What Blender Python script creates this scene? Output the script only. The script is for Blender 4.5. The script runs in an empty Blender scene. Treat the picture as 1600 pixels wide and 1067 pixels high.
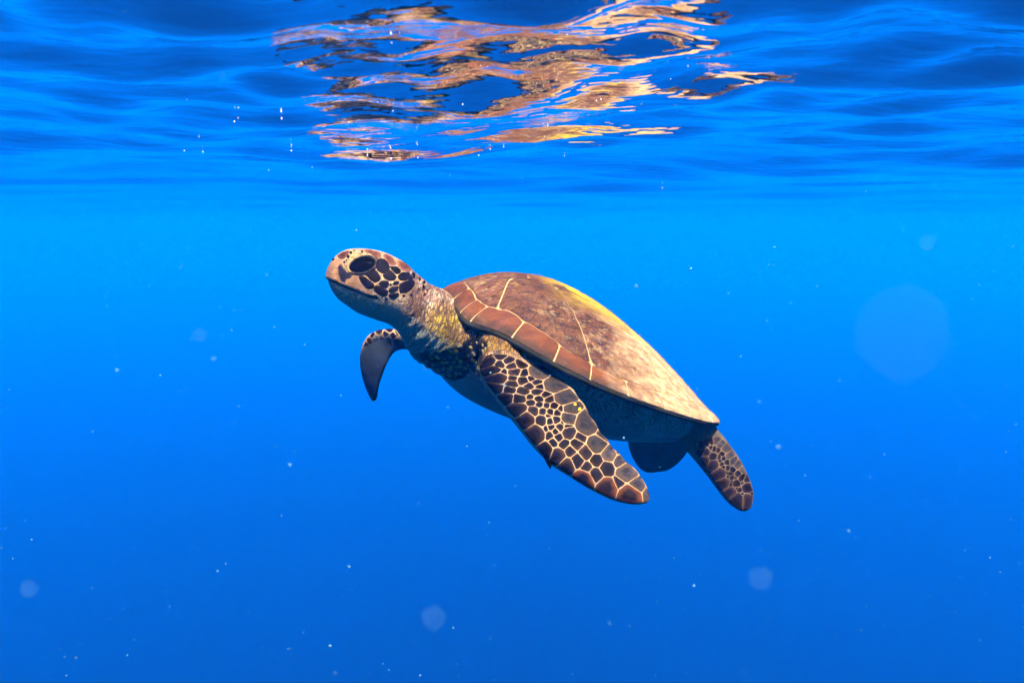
import bpy, math, random
import numpy as np
from mathutils import Vector, Matrix
S = bpy.context.scene
C = S.collection
# ---------------- camera, sky, sun, exposure ----------------
FPX = 1386.0
HOR = 350.0
CAMZ = -0.095
pitch = math.atan((533.5-HOR)/FPX)
cd = bpy.data.cameras.new('camera'); cam = bpy.data.objects.new('camera', cd); C.objects.link(cam)
cd.sensor_width = 36; cd.lens = 36*FPX/1600; cd.clip_start = 0.005; cd.clip_end = 1000
cam.location = (0, 0, CAMZ); cam.rotation_euler = (math.radians(90)-pitch, 0, 0)
S.camera = cam
cd.dof.use_dof = True; cd.dof.focus_distance = 1.36; cd.dof.aperture_fstop = cd.lens/1.6
SUNV = Vector((0.08, -0.42, 0.90)).normalized()
w = bpy.data.worlds.new('World'); S.world = w; w.use_nodes = True
nt = w.node_tree; bg = nt.nodes['Background']
sky = nt.nodes.new('ShaderNodeTexSky'); sky.sky_type = 'NISHITA'; sky.sun_disc = False
sky.sun_elevation = math.asin(SUNV.z); sky.sun_rotation = math.atan2(SUNV.x, SUNV.y)
nt.links.new(sky.outputs[0], bg.inputs[0]); bg.inputs[1].default_value = 0.12
ld = bpy.data.lights.new('sun', 'SUN'); ld.energy = 5; ld.angle = math.radians(0.55); ld.color = (1, .94, .83)
sun = bpy.data.objects.new('sun', ld); C.objects.link(sun); sun.rotation_euler = SUNV.to_track_quat('Z', 'Y').to_euler()
S.view_settings.view_transform = 'Standard'; S.view_settings.look = 'None'; S.view_settings.exposure = 1.7
S.cycles.volume_bounces = 1; S.cycles.max_bounces = 6; S.cycles.use_denoising = True; S.cycles.use_light_tree = False
S.cycles.adaptive_threshold = 0.04; S.cycles.adaptive_min_samples = 8
S.cycles.transparent_max_bounces = 12

def nodes(m):
    m.use_nodes = True; t = m.node_tree; t.nodes.clear(); return t
def link_obj(name, me, parent=None):
    o = bpy.data.objects.new(name, me); C.objects.link(o); o.parent = parent; return o
def mesh(name, v, f, mat=None, smooth=True):
    me = bpy.data.meshes.new(name); v = np.asarray(v, dtype=np.float32)
    if isinstance(f, np.ndarray):
        me.vertices.add(len(v)); me.vertices.foreach_set('co', v.ravel())
        k = f.shape[1]; me.loops.add(f.size); me.loops.foreach_set('vertex_index', f.ravel().astype(np.int32))
        me.polygons.add(len(f)); me.polygons.foreach_set('loop_start', np.arange(0, f.size, k, dtype=np.int32)); me.update(calc_edges=True); me.validate()
    else:
        me.from_pydata(v.tolist(), [], f); me.update()
    if mat: me.materials.append(mat)
    if smooth: me.polygons.foreach_set('use_smooth', np.ones(len(me.polygons), bool))
    return me

# ---------------- water surface ----------------
wm = bpy.data.materials.new('water_surface'); t = nodes(wm)
out = t.nodes.new('ShaderNodeOutputMaterial'); mix = t.nodes.new('ShaderNodeMixShader')
fr = t.nodes.new('ShaderNodeFresnel'); fr.inputs['IOR'].default_value = 1.33
tr = t.nodes.new('ShaderNodeBsdfTransparent'); gl = t.nodes.new('ShaderNodeBsdfGlossy'); gl.inputs['Roughness'].default_value = 0.004
gl.inputs['Color'].default_value = (1, 1, 1, 1)
nz = t.nodes.new('ShaderNodeTexNoise'); nz.inputs['Scale'].default_value = 26; nz.inputs['Detail'].default_value = 2
tc = t.nodes.new('ShaderNodeTexCoord'); mp = t.nodes.new('ShaderNodeMapping'); mp.inputs['Scale'].default_value = (1, 1.8, 1)
bp = t.nodes.new('ShaderNodeBump'); bp.inputs['Strength'].default_value = 1; bp.inputs['Distance'].default_value = 0.0015
t.links.new(tc.outputs['Object'], mp.inputs[0]); t.links.new(mp.outputs[0], nz.inputs['Vector'])
t.links.new(nz.outputs[0], bp.inputs['Height']); t.links.new(bp.outputs[0], gl.inputs['Normal']); t.links.new(bp.outputs[0], fr.inputs['Normal'])
t.links.new(fr.outputs[0], mix.inputs[0]); t.links.new(tr.outputs[0], mix.inputs[1]); t.links.new(gl.outputs[0], mix.inputs[2])
t.links.new(mix.outputs[0], out.inputs['Surface'])

rng = np.random.RandomState(17)
NR, NA = 720, 760
r = 0.004*np.exp(np.linspace(0, math.log(415/0.004), NR))
a = np.linspace(0, 2*math.pi, NA, endpoint=False)
R, A = np.meshgrid(r, a, indexing='ij')
X = R*np.sin(A); Y = R*np.cos(A)
Z = np.zeros_like(X)
cell = np.maximum(R*math.log(415/0.004)/NR, R*2*math.pi/NA)
for i in range(120):
    lam = 0.045*(1.8/0.045)**rng.rand()
    th = math.radians(78)+rng.normal()*0.8
    if rng.rand() < .5: th += math.pi
    amp = 0.0027*lam**0.72
    k = 2*math.pi/lam; ph = rng.rand()*2*math.pi
    fade = np.clip((lam/cell-3)/4, 0, 1)
    Z += amp*fade*np.sin(k*(X*math.cos(th)+Y*math.sin(th))+ph)
Z *= .12+.88/(1+(R/2.2)**1.6)          # the sea lies calmer farther out
V = np.stack([X, Y, Z], -1).reshape(-1, 3)
idx = np.arange(NR*NA).reshape(NR, NA)
F = np.stack([idx[:-1], np.roll(idx, -1, 1)[:-1], np.roll(idx, -1, 1)[1:], idx[1:]], -1).reshape(-1, 4)
print('zrange', Z.min(), Z.max(), 'rms', Z.std())
me_water_near = (V[:520*NA], F[:519*NA].tolist())
me = mesh('water_surface', V, F, wm)
ws = link_obj('water_surface', me); ws['kind'] = 'structure'; ws['label'] = 'rippled underside of the sea surface mirroring the turtle'
# ---------------- water body ----------------
vm = bpy.data.materials.new('sea_water'); t = nodes(vm)
out = t.nodes.new('ShaderNodeOutputMaterial'); pv = t.nodes.new('ShaderNodeVolumePrincipled')
pv.inputs['Density'].default_value = 0.035
pv.inputs['Color'].default_value = (0.0, 0.192, 0.97, 1)
pv.inputs['Absorption Color'].default_value = (0.05, 0.25, 0.6, 1)
pv.inputs['Anisotropy'].default_value = 0.2
t.links.new(pv.outputs[0], out.inputs['Volume'])
b = 420; zt = 0.15; zb = -11.5
bv = [(x, y, z) for z in (zb, zt) for y in (-b, b) for x in (-b, b)]
bf = [(0, 2, 3, 1), (4, 5, 7, 6), (0, 1, 5, 4), (2, 6, 7, 3), (0, 4, 6, 2), (1, 3, 7, 5)]
hz = link_obj('haze', mesh('haze', bv, bf, vm, False)); hz['kind'] = 'stuff'; hz['label'] = 'clear blue sea water fading into the distance'
fm = bpy.data.materials.new('unseen_dark_floor'); fm.use_nodes = True
fp = fm.node_tree.nodes['Principled BSDF']; fp.inputs['Base Color'].default_value = (.001, .004, .006, 1); fp.inputs['Roughness'].default_value = 1; fp.inputs['Specular IOR Level'].default_value=0
ZF = -10.2  # added near-black floor, never seen; darkens the water looking down
fl = link_obj('unseen_dark_floor', mesh('unseen_dark_floor', [(-410, -410, ZF), (410, -410, ZF), (410, 410, ZF), (-410, 410, ZF)], [(0, 1, 2, 3)], fm, False)); fl['kind'] = 'structure'; fl['label'] = 'unseen dark sheet added to deepen the blue below'
VOX = .0024
# ---------------- sea turtle ----------------
from mathutils.bvhtree import BVHTree
from mathutils.kdtree import KDTree
CP, SP_ = math.cos(pitch), math.sin(pitch)
CAM = np.array([0, 0, CAMZ]); FW = np.array([0, CP, -SP_]); UPV = np.array([0, SP_, CP]); RT = np.array([1., 0, 0])
def P(px, py, d):                       # a point at depth d metres seen along that direction
    return CAM + d*(FW + RT*(px-800)/FPX - UPV*(py-533.5)/FPX)
def proj(v):
    q = v-CAM; d = q@FW
    return np.stack([800+FPX*(q@RT)/d, 533.5-FPX*(q@UPV)/d, d], -1)

# pose of the turtle: x forward, y to its left flank, z up through the shell
yaw, pit, rol = math.radians(21), math.radians(26.5), math.radians(3)
f_ = np.array([-math.cos(yaw)*math.cos(pit), -math.sin(yaw)*math.cos(pit), math.sin(pit)])
r_ = np.cross(f_, [0, 0, 1]); r_ /= np.linalg.norm(r_)
u_ = np.cross(r_, f_)
l0 = -r_
l_ = l0*math.cos(rol)-u_*math.sin(rol); u_ = np.cross(f_, l_)
L = 0.575
ORG = (P(686, 462, 1.455)+P(1121, 663, 1.64))/2
MT = np.eye(4); MT[:3, 0] = f_; MT[:3, 1] = l_; MT[:3, 2] = u_; MT[:3, 3] = ORG
MI = np.linalg.inv(MT)
def toW(v): return np.asarray(v)@MT[:3, :3].T+MT[:3, 3]
def toL(v): return np.asarray(v)@MI[:3, :3].T+MI[:3, 3]
print('chord', np.linalg.norm(P(686, 462, 1.455)-P(1121, 663, 1.64)), proj(toW(np.array([[.5*L, 0, 0], [-.5*L, 0, 0]]))))

def catmull(pts, n, closed=False):
    pts = np.asarray(pts, float); m = len(pts)
    if closed: ext = np.vstack([pts[-1], pts, pts[0], pts[1]]); seg = m
    else: ext = np.vstack([2*pts[0]-pts[1], pts, 2*pts[-1]-pts[-2]]); seg = m-1
    tt = np.linspace(0, seg, n, endpoint=not closed); i = np.minimum(tt.astype(int), seg-1); u = (tt-i)[:, None]
    a, b, c, d = ext[i], ext[i+1], ext[i+2], ext[i+3]
    return .5*(2*b+(c-a)*u+(2*a-5*b+4*c-d)*u*u+(3*b-a-3*c+d)*u**3)

# ----- carapace surface in turtle coordinates -----
half = [(.5, .0), (.493, .09), (.47, .17), (.41, .255), (.3, .335), (.16, .378), (.0, .39), (-.14, .375), (-.27, .315), (-.375, .205), (-.45, .09), (-.495, 0)]
ol = half+[(x, -y) for x, y in half[-2:0:-1]]
OUT = catmull(ol, 720, True)*L
CEN = np.array([.14*L, 0])
_t = np.linspace(0, 2*math.pi, 720, endpoint=False); _e = sum(a_*np.sin(k_*_t+p_) for a_, k_, p_ in ((.0028, 23, .4), (.0022, 37, 1.9), (.0016, 61, 3.0), (.0012, 97, .8)))
OUT = CEN+(OUT-CEN)*(1+_e)[:, None]      # worn, slightly uneven rim
OANG = np.unwrap(np.arctan2(*(OUT-CEN).T[::-1])); ORAD = np.hypot(*(OUT-CEN).T)
_o = np.argsort(np.mod(OANG, 2*math.pi)); OA = np.mod(OANG, 2*math.pi)[_o]; OR = ORAD[_o]
def orad(ang): return np.interp(np.mod(ang, 2*math.pi), np.r_[OA-2*math.pi, OA, OA+2*math.pi], np.r_[OR, OR, OR])
def dome(x, y):
    dx, dy = x-CEN[0], y
    rr = np.hypot(dx, dy); an = np.arctan2(dy, dx); rho = np.clip(rr/orad(an), 0, 1)
    zm = -.045*L*np.sin(an)**2 - .012*L*np.cos(an) - .024*L*np.exp(-((np.abs(an)-.5)/.22)**2)
    fr = .5+.5*np.cos(an)                      # 1 towards the front, 0 towards the tail
    f = (1-rho**(1.6+.8*fr))**(1.0-.25*fr)
    side = 1
    flare = .010*L*np.exp(-((rho-1)/.09)**2)
    return zm*rho**1.5 + .181*L*f*side + flare

# ----- body: overlapping lofts fused into one continuous skin -----
def loft(secs, nr, ns, shape):
    """secs: rows of values interpolated along the limb; shape(row, ang) -> ring of points"""
    rows = catmull(secs, nr); ang = np.linspace(0, 2*math.pi, ns, endpoint=False)
    rings = np.array([shape(r, ang) for r in rows])
    V = rings.reshape(-1, 3); idx = np.arange(nr*ns).reshape(nr, ns)
    F = np.stack([idx[:-1], np.roll(idx, -1, 1)[:-1], np.roll(idx, -1, 1)[1:], idx[1:]], -1).reshape(-1, 4)
    tri = np.vstack([np.stack([F[:, 0], F[:, 1], F[:, 2]], -1), np.stack([F[:, 0], F[:, 2], F[:, 3]], -1)])
    c0, c1 = len(V), len(V)+1
    V = np.vstack([V, rings[0].mean(0), rings[-1].mean(0)])
    a = idx[0]; b = idx[-1]
    tri = np.vstack([tri, np.stack([np.full(ns, c0), np.roll(a, -1), a], -1), np.stack([np.full(ns, c1), b, np.roll(b, -1)], -1)])
    U = np.r_[np.repeat(np.linspace(0, 1, nr), ns), 0, 1]
    W = np.r_[np.tile(ang, nr), 0, 0]
    return V, tri, U, W
sgn = lambda v, e: np.sign(v)*np.abs(v)**e

# head and neck: top outline, bottom outline, depth, half width (m)
HN = [(508.5, 429, 509.5, 436, 1.372, .006), (514, 415, 516, 452, 1.372, .019), (523, 402, 526, 467, 1.373, .028), (536, 392.5, 543, 480, 1.374, .036), (552, 388.5, 560, 491, 1.376, .0425), (576, 389.5, 583, 499, 1.38, .049),
      (602, 395, 606, 506, 1.386, .053), (626, 407, 622, 519, 1.394, .055), (648, 427, 636, 541, 1.405, .058), (668, 444, 652, 562, 1.42, .070), (694, 456, 690, 586, 1.44, .09), (740, 480, 742, 610, 1.47, .10)]
def hn(r, ang):
    T = P(r[0], r[1], r[4]); B = P(r[2], r[3], r[4]); c = (T+B)/2; h = (T-B)/2
    lat = l_*r[5]
    ca, sa = sgn(np.cos(ang), .9), sgn(np.sin(ang), .9)
    # fuller cheeks above the jaw, narrower throat
    wid = np.where(sa < 0, 1-.34*np.abs(sa)**1.3, 1-.06*sa)
    return c+lat*(ca*wid)[:, None]+h*sa[:, None]
# torso in turtle coordinates
TO = [(.445, .09, .02, -.150), (.43, .14, .04, -.182), (.38, .205, .06, -.214), (.3, .265, .09, -.234), (.15, .31, .11, -.232), (0, .32, .10, -.204), (-.15, .30, .07, -.164), (-.28, .24, .03, -.116), (-.38, .15, .0, -.07), (-.43, .06, -.02, -.045)]
def to(r, ang):
    x, w, zt, zb = r*L; c = (zt*.0-.03*L); ca, sa = np.cos(ang), np.sin(ang)
    y = sgn(ca, .75)*w*np.where(sa < 0, 1-.3*np.abs(sa)**1.5, 1); z = np.where(sa > 0, c+(zt-c)*sgn(sa, .8), c+(c-zb)*sgn(sa, .72))
    return toW(np.stack([np.full_like(y, x), y, z], -1))
# flippers: leading edge px, trailing edge px, depths, thickness
def flip(r, ang, tilt=None):
    A = P(r[0], r[1], r[4]); B = P(r[2], r[3], r[5]); c = (A+B)/2; h = (B-A)/2; th = r[6]
    n = flip.n-h*(flip.n@h)/(h@h); n /= np.linalg.norm(n)
    ca, sa = np.cos(ang), np.sin(ang)
    prof = th*(.5-.32*ca)*np.abs(sa)**.75*1.3+.0012
    if len(r) > 7:                      # scalloped trailing edge
        e = np.clip((r[7]-.26)/.08, 0, 1)*np.clip((1-r[7])/.05, 0, 1)*.0034*(abs(math.sin(math.pi*(r[7]*10.5+.15*math.sin(9*r[7]))))**.6-.75)
        hu = h/np.linalg.norm(h); return c+h*ca[:, None]+hu*(e*np.clip(ca, 0, 1)**2)[:, None]+n*(np.sign(sa)*prof)[:, None]
    return c+h*ca[:, None]+n*(np.sign(sa)*prof)[:, None]
NF = [(772, 552, 832, 540, 1.39, 1.41, .056), (755, 561, 838, 556, 1.35, 1.38, .060), (748, 573, 850, 569, 1.33, 1.365, .054), (757, 597, 871, 587, 1.31, 1.345, .045), (778, 623, 894, 608, 1.29, 1.322, .038), (806, 659, 911, 630, 1.27, 1.30, .032), (831, 693, 924, 651, 1.25, 1.275, .028), (858, 722, 939, 674, 1.23, 1.25, .024), (888, 742, 957, 697, 1.213, 1.23, .020),
      (921, 763, 978, 719, 1.20, 1.212, .016), (956, 780.5, 1001, 741, 1.19, 1.199, .013), (988, 788, 1013, 765, 1.184, 1.19, .009), (1012, 786.5, 1017, 779, 1.18, 1.182, .004)]
FF = [(690, 510, 700, 556, 1.58, 1.58, .05), (650, 516, 655, 551, 1.595, 1.59, .038), (624, 514.5, 632, 546, 1.60, 1.59, .030), (600, 515, 614, 552, 1.61, 1.595, .026), (580, 524, 603, 571, 1.62, 1.60, .022), (569, 548, 596, 590, 1.63, 1.61, .018), (569, 575, 591, 606, 1.64, 1.62, .014), (576, 603, 589, 619, 1.65, 1.63, .010), (583.5, 625, 587, 627, 1.655, 1.64, .004)]
NH = [(1030, 632, 1085, 622, 1.53, 1.55, .04), (1052, 664, 1108, 648, 1.505, 1.53, .038), (1068, 692, 1122, 670, 1.495, 1.52, .034), (1088, 716, 1138, 692, 1.485, 1.51, .026), (1106, 740, 1156, 717, 1.475, 1.50, .020), (1121, 762, 1170, 744, 1.47, 1.49, .016), (1138, 784, 1178, 769, 1.465, 1.48, .012), (1156, 797, 1176, 789, 1.46, 1.47, .008), (1165, 799, 1171, 797, 1.46, 1.465, .004)]
FH = [(985, 625, 1085, 640, 1.70, 1.68, .05), (978, 660, 1088, 668, 1.71, 1.69, .042), (980, 684, 1082, 690, 1.72, 1.70, .032), (984, 704, 1074, 707, 1.725, 1.705, .026), (992, 721, 1063, 721, 1.73, 1.71, .02), (1002, 733, 1051, 731, 1.735, 1.715, .014), (1012, 738, 1041, 736.5, 1.735, 1.715, .006)]
lofts = []
lofts.append(loft(TO, 60, 96, to)); lofts.append(loft(HN, 120, 72, hn))
flip.n = np.array([.25, -.75, .65]); lofts.append(loft([(*q, i/(len(NF)-1)) for i, q in enumerate(NF)], 190, 72, flip))
flip.n = np.array([-.35, -.80, -.45]); lofts.append(loft(FF, 80, 56, flip))
flip.n = np.array([.3, -.8, .5]); lofts.append(loft(NH, 80, 56, flip))
flip.n = np.array([-.1, -.95, .1]); lofts.append(loft(FH, 60, 48, flip))
def blob(c, ax):                        # shoulder and hip muscle
    th = np.linspace(0, math.pi, 30)
    return loft([(t,) for t in th], 30, 40, lambda r, a: c+ax[0]*math.cos(r[0])+math.sin(r[0])*(ax[1]*np.cos(a)[:, None]+ax[2]*np.sin(a)[:, None])+0)
lofts.append(blob(P(810, 556, 1.362), [f_*.068, l_*.036, u_*.034]))
lofts.append(blob(P(752, 540, 1.392), [f_*.05, l_*.036, u_*.036]))
lofts.append(blob(toW(np.array([.30, -.20, -.08])*L), [f_*.085, l_*.06, u_*.055]))
lofts.append(blob(toW(np.array([-.33, .13, -.045])*L), [f_*.06, l_*.04, u_*.03]))
lofts.append(blob(toW(np.array([-.30, -.15, -.07])*L), [f_*.07, l_*.05, u_*.04]))
BV, BF, off = [], [], 0
for v, tr_, u, w_ in lofts:
    BV.append(v); BF.append(tr_+off); off += len(v)
tmp = mesh('tmp', np.vstack(BV), np.vstack(BF))
to_ = link_obj('tmp', tmp)
md = to_.modifiers.new('r', 'REMESH'); md.mode = 'VOXEL'; md.voxel_size = VOX; md.adaptivity = 0
dg = bpy.context.evaluated_depsgraph_get(); ev = to_.evaluated_get(dg); bm_ = bpy.data.meshes.new_from_object(ev)
bpy.data.objects.remove(to_); bpy.data.meshes.remove(tmp)
def getv(me):
    a = np.empty(len(me.vertices)*3, np.float32); me.vertices.foreach_get('co', a); return a.reshape(-1, 3).astype(float)
def gete(me):
    a = np.empty(len(me.edges)*2, np.int32); me.edges.foreach_get('vertices', a); return a.reshape(-1, 2)
def getn(me):
    a = np.empty(len(me.vertices)*3, np.float32); me.vertices.foreach_get('normal', a); return a.reshape(-1, 3).astype(float)
SV = getv(bm_); SE = gete(bm_); NVx = len(SV)
deg = np.bincount(SE.ravel(), minlength=NVx).astype(float)
def lap(x):
    x2 = x.reshape(NVx, -1); o = np.zeros_like(x2)
    for k in range(x2.shape[1]):
        o[:, k] = np.bincount(SE[:, 0], x2[SE[:, 1], k], NVx)+np.bincount(SE[:, 1], x2[SE[:, 0], k], NVx)
    return (o/deg[:, None]).reshape(x.shape)
# which limb does each skin vertex belong to
D = np.full((len(lofts), NVx), 9.); UU = np.zeros((len(lofts), NVx)); WW = np.zeros((len(lofts), NVx))
def near(Vs, Q):                        # nearest neighbour by grid hashing
    kd = KDTree(len(Vs))
    for i, p in enumerate(Vs): kd.insert(p, i)
    kd.balance()
    r = [kd.find(q) for q in Q]
    return np.array([x[1] for x in r]), np.array([x[2] for x in r])
for k, (v, tr_, u, w_) in enumerate(lofts):
    lo, hi = v.min(0)-.03, v.max(0)+.03
    m = np.all((SV > lo) & (SV < hi), 1); ii = np.where(m)[0]
    if len(ii) == 0: continue
    j, d = near(v, SV[ii]); D[k, ii] = d; UU[k, ii] = u[j]; WW[k, ii] = w_[j]
PART = D.argmin(0)
s2 = np.sort(D, 0); joint = np.clip(1-s2[1]/.028, 0, 1)
for it in range(6):
    SV = SV+.5*(lap(SV)-SV)
jw = joint.copy()
for it in range(8): jw = lap(jw)
for it in range(60):
    SV = SV+(.6*np.clip(jw*1.6, 0, 1))[:, None]*(lap(SV)-SV)
bm_.vertices.foreach_set('co', SV.astype(np.float32).ravel()); bm_.update()

# ----- relief and colour zones of the skin -----
from mathutils import noise as mnoise
def smoothstep(a, b, x): t = np.clip((x-a)/(b-a), 0, 1); return t*t*(3-2*t)
def polydist(pts, poly, closed=True):
    """signed distance in pixels to a polygon (negative inside) or distance to a polyline"""
    poly = np.asarray(poly, float); n = len(poly); best = np.full(len(pts), 1e9); ins = np.zeros(len(pts), bool)
    for i in range(n if closed else n-1):
        a, b = poly[i], poly[(i+1) % n]; ab = b-a; ap = pts-a
        t = np.clip((ap@ab)/max(ab@ab, 1e-9), 0, 1); best = np.minimum(best, np.hypot(*(ap-t[:, None]*ab).T))
        if closed and a[1] != b[1]:
            c = (a[1] > pts[:, 1]) != (b[1] > pts[:, 1])
            ins ^= c & (pts[:, 0] < (b[0]-a[0])*(pts[:, 1]-a[1])/(b[1]-a[1])+a[0])
    return np.where(ins, -best, best) if closed else best
def Z1(l): return [(500+x/8.206, 380+y/8.206) for x, y in l]        # close-up of the head
SN = getn(bm_)
def facing(): 
    v = SV-CAM; v /= np.linalg.norm(v, axis=1)[:, None]; return -(SN*v).sum(1)
PX = proj(SV)[:, :2]; FC = facing()
head = (PART == 1)
LOC = toL(SV)
nearside = smoothstep(-.05, .2, FC)
MOUTH = Z1([(50, 470), (110, 484), (160, 495), (250, 540), (330, 572), (400, 600), (460, 622), (520, 648), (620, 690), (720, 705)])
md_ = polydist(PX, MOUTH, False)
hmask = head & (PX[:, 0] < 600)
# mirror the mouth onto the other cheek: use distance to mouth height profile along the head
my = np.interp(PX[:, 0], [p[0] for p in MOUTH], [p[1] for p in MOUTH])
below = (PX[:, 1] > my) & hmask
crease = np.where(hmask & (FC > -.3), np.exp(-(md_/1.7)**2), 0)
jaw = np.where(hmask, smoothstep(0, 3, PX[:, 1]-my)*smoothstep(600, 570, PX[:, 0]), 0)
lowlip = np.where(below & (FC > -.2), np.exp(-((md_-3.2)/1.3)**2), 0)*smoothstep(592, 575, PX[:, 0])*smoothstep(512, 522, PX[:, 0])
lip = np.where(hmask & ~below, np.exp(-((md_-4)/2.5)**2), 0)
eye_c = np.array([567., 413.5])
ex = (PX-eye_c); tl = math.radians(-15); er = np.hypot((ex[:, 0]*math.cos(tl)+ex[:, 1]*math.sin(tl))/24, (-ex[:, 0]*math.sin(tl)+ex[:, 1]*math.cos(tl))/15)
hm2 = head & (FC > 0) & (PX[:, 0] < 660)
socket = np.where(hm2, np.exp(-(er/.75)**4), 0); brow = np.where(hm2, np.exp(-((er-1.15)/.28)**2)*smoothstep(6, -10, ex[:, 1]), 0)
disp = -.0026*crease-.0012*jaw+.0007*lip-.004*socket+.0022*brow
# folds of the neck and shoulder
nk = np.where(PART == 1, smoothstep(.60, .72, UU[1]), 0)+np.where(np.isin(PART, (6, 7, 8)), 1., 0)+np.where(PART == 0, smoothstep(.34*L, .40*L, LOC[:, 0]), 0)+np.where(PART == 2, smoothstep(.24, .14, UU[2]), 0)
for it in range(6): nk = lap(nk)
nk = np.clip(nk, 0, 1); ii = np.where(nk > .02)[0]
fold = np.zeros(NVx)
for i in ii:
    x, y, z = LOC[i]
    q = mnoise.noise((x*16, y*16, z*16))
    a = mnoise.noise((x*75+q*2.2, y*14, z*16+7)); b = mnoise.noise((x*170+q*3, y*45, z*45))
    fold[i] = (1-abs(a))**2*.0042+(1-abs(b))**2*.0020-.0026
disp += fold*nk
SV = SV+SN*disp[:, None]
for it in range(1): SV = SV+.25*(lap(SV)-SV)
# claw on the leading edge
bm_.vertices.foreach_set('co', SV.astype(np.float32).ravel()); bm_.update()
SN = getn(bm_); PX = proj(SV)[:, :2]; FC = facing(); LOC = toL(SV)
def zone(poly, soft=2.5, need=.0): return smoothstep(soft, -soft, polydist(PX, poly))*smoothstep(need-.1, need+.15, FC)
def attr(name, a):
    at = bm_.attributes.new(name, 'FLOAT', 'POINT'); at.data.foreach_set('value', np.clip(a, 0, 1).astype(np.float32))
flp = np.zeros(NVx)
flp += np.where(PART == 2, smoothstep(.17, .23, UU[2]), 0)+np.where(np.isin(PART, (3, 5)), 1., 0)+np.where(PART == 4, smoothstep(.15, .3, UU[4]), 0)
flp += np.where((PART == 1), smoothstep(.66, .6, UU[1]), 0)
for it in range(5): flp = lap(flp)
# limb undersides and far flippers with dark shade painted in, and the throat
und_shade = np.where(np.isin(PART, (2, 3, 4, 5)), (np.sin(np.choose(np.clip(PART-2, 0, 3), [WW[2], WW[3], WW[4], WW[5]])) < -.12).astype(float), 0)
und_shade = np.where(PART == 3, smoothstep(-1.5, 6, polydist(PX, [(560, 548), (575, 526), (590, 520), (610, 518), (630, 530), (640, 500), (560, 500)])), und_shade)
und_shade = np.where(PART == 5, .9, und_shade)
for it in range(3): und_shade = lap(und_shade)
gran = zone([(648, 553), (672, 548), (700, 546), (720, 538), (735, 528), (752, 532), (768, 536), (756, 552), (748, 575), (756, 600), (772, 622), (745, 607), (715, 597), (690, 590), (668, 575)], 4)
beak = zone(Z1([(40, 470), (70, 370), (120, 250), (210, 205), (285, 225), (305, 330), (420, 400), (500, 425), (560, 540), (690, 655), (600, 680), (400, 600), (250, 540), (150, 495)]), 1.2)
mark = zone(Z1([(225, 310), (262, 262), (310, 330), (400, 392), (425, 412), (390, 455), (335, 470), (318, 515), (268, 490), (240, 400)]), 1.1)
sock = zone(Z1([(318, 240), (335, 320), (420, 390), (500, 418), (600, 398), (700, 322), (742, 235), (705, 180), (610, 142), (480, 160), (390, 235), (360, 265)]), .8)
thr = jaw.copy()
thr += np.where(PART == 1, smoothstep(20, 50, PX[:, 1]-np.interp(PX[:, 0], [500, 560, 620, 660, 700, 760], [420, 432, 452, 478, 505, 540])), 0)
thr += np.where(PART == 0, 1., 0)*smoothstep(555, 570, PX[:, 1]+.0*PX[:, 0])
for it in range(4): thr = lap(thr)
yel = np.where(PART == 1, smoothstep(645, 690, PX[:, 0]), 0)*smoothstep(462, 500, PX[:, 1])
for it in range(6): yel = lap(yel)
sh = np.where(np.isin(PART, (6, 7, 2)), 1., 0)*smoothstep(575, 545, PX[:, 1])
for it in range(6): sh = lap(sh)
for nm, a in (('flipper', flp), ('underside', und_shade), ('granules', gran), ('beak', beak), ('mark', mark), ('socket', sock), ('throat', thr), ('yellow', yel), ('shoulder', sh), ('lowlip', lowlip), ('hind', np.where(PART == 4, 1., 0)), ('crease', np.clip(crease*1.2, 0, 1)), ('fold', np.clip(.5+fold/.004, 0, 1)), ('wrinkled', nk)): attr(nm, a)

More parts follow.
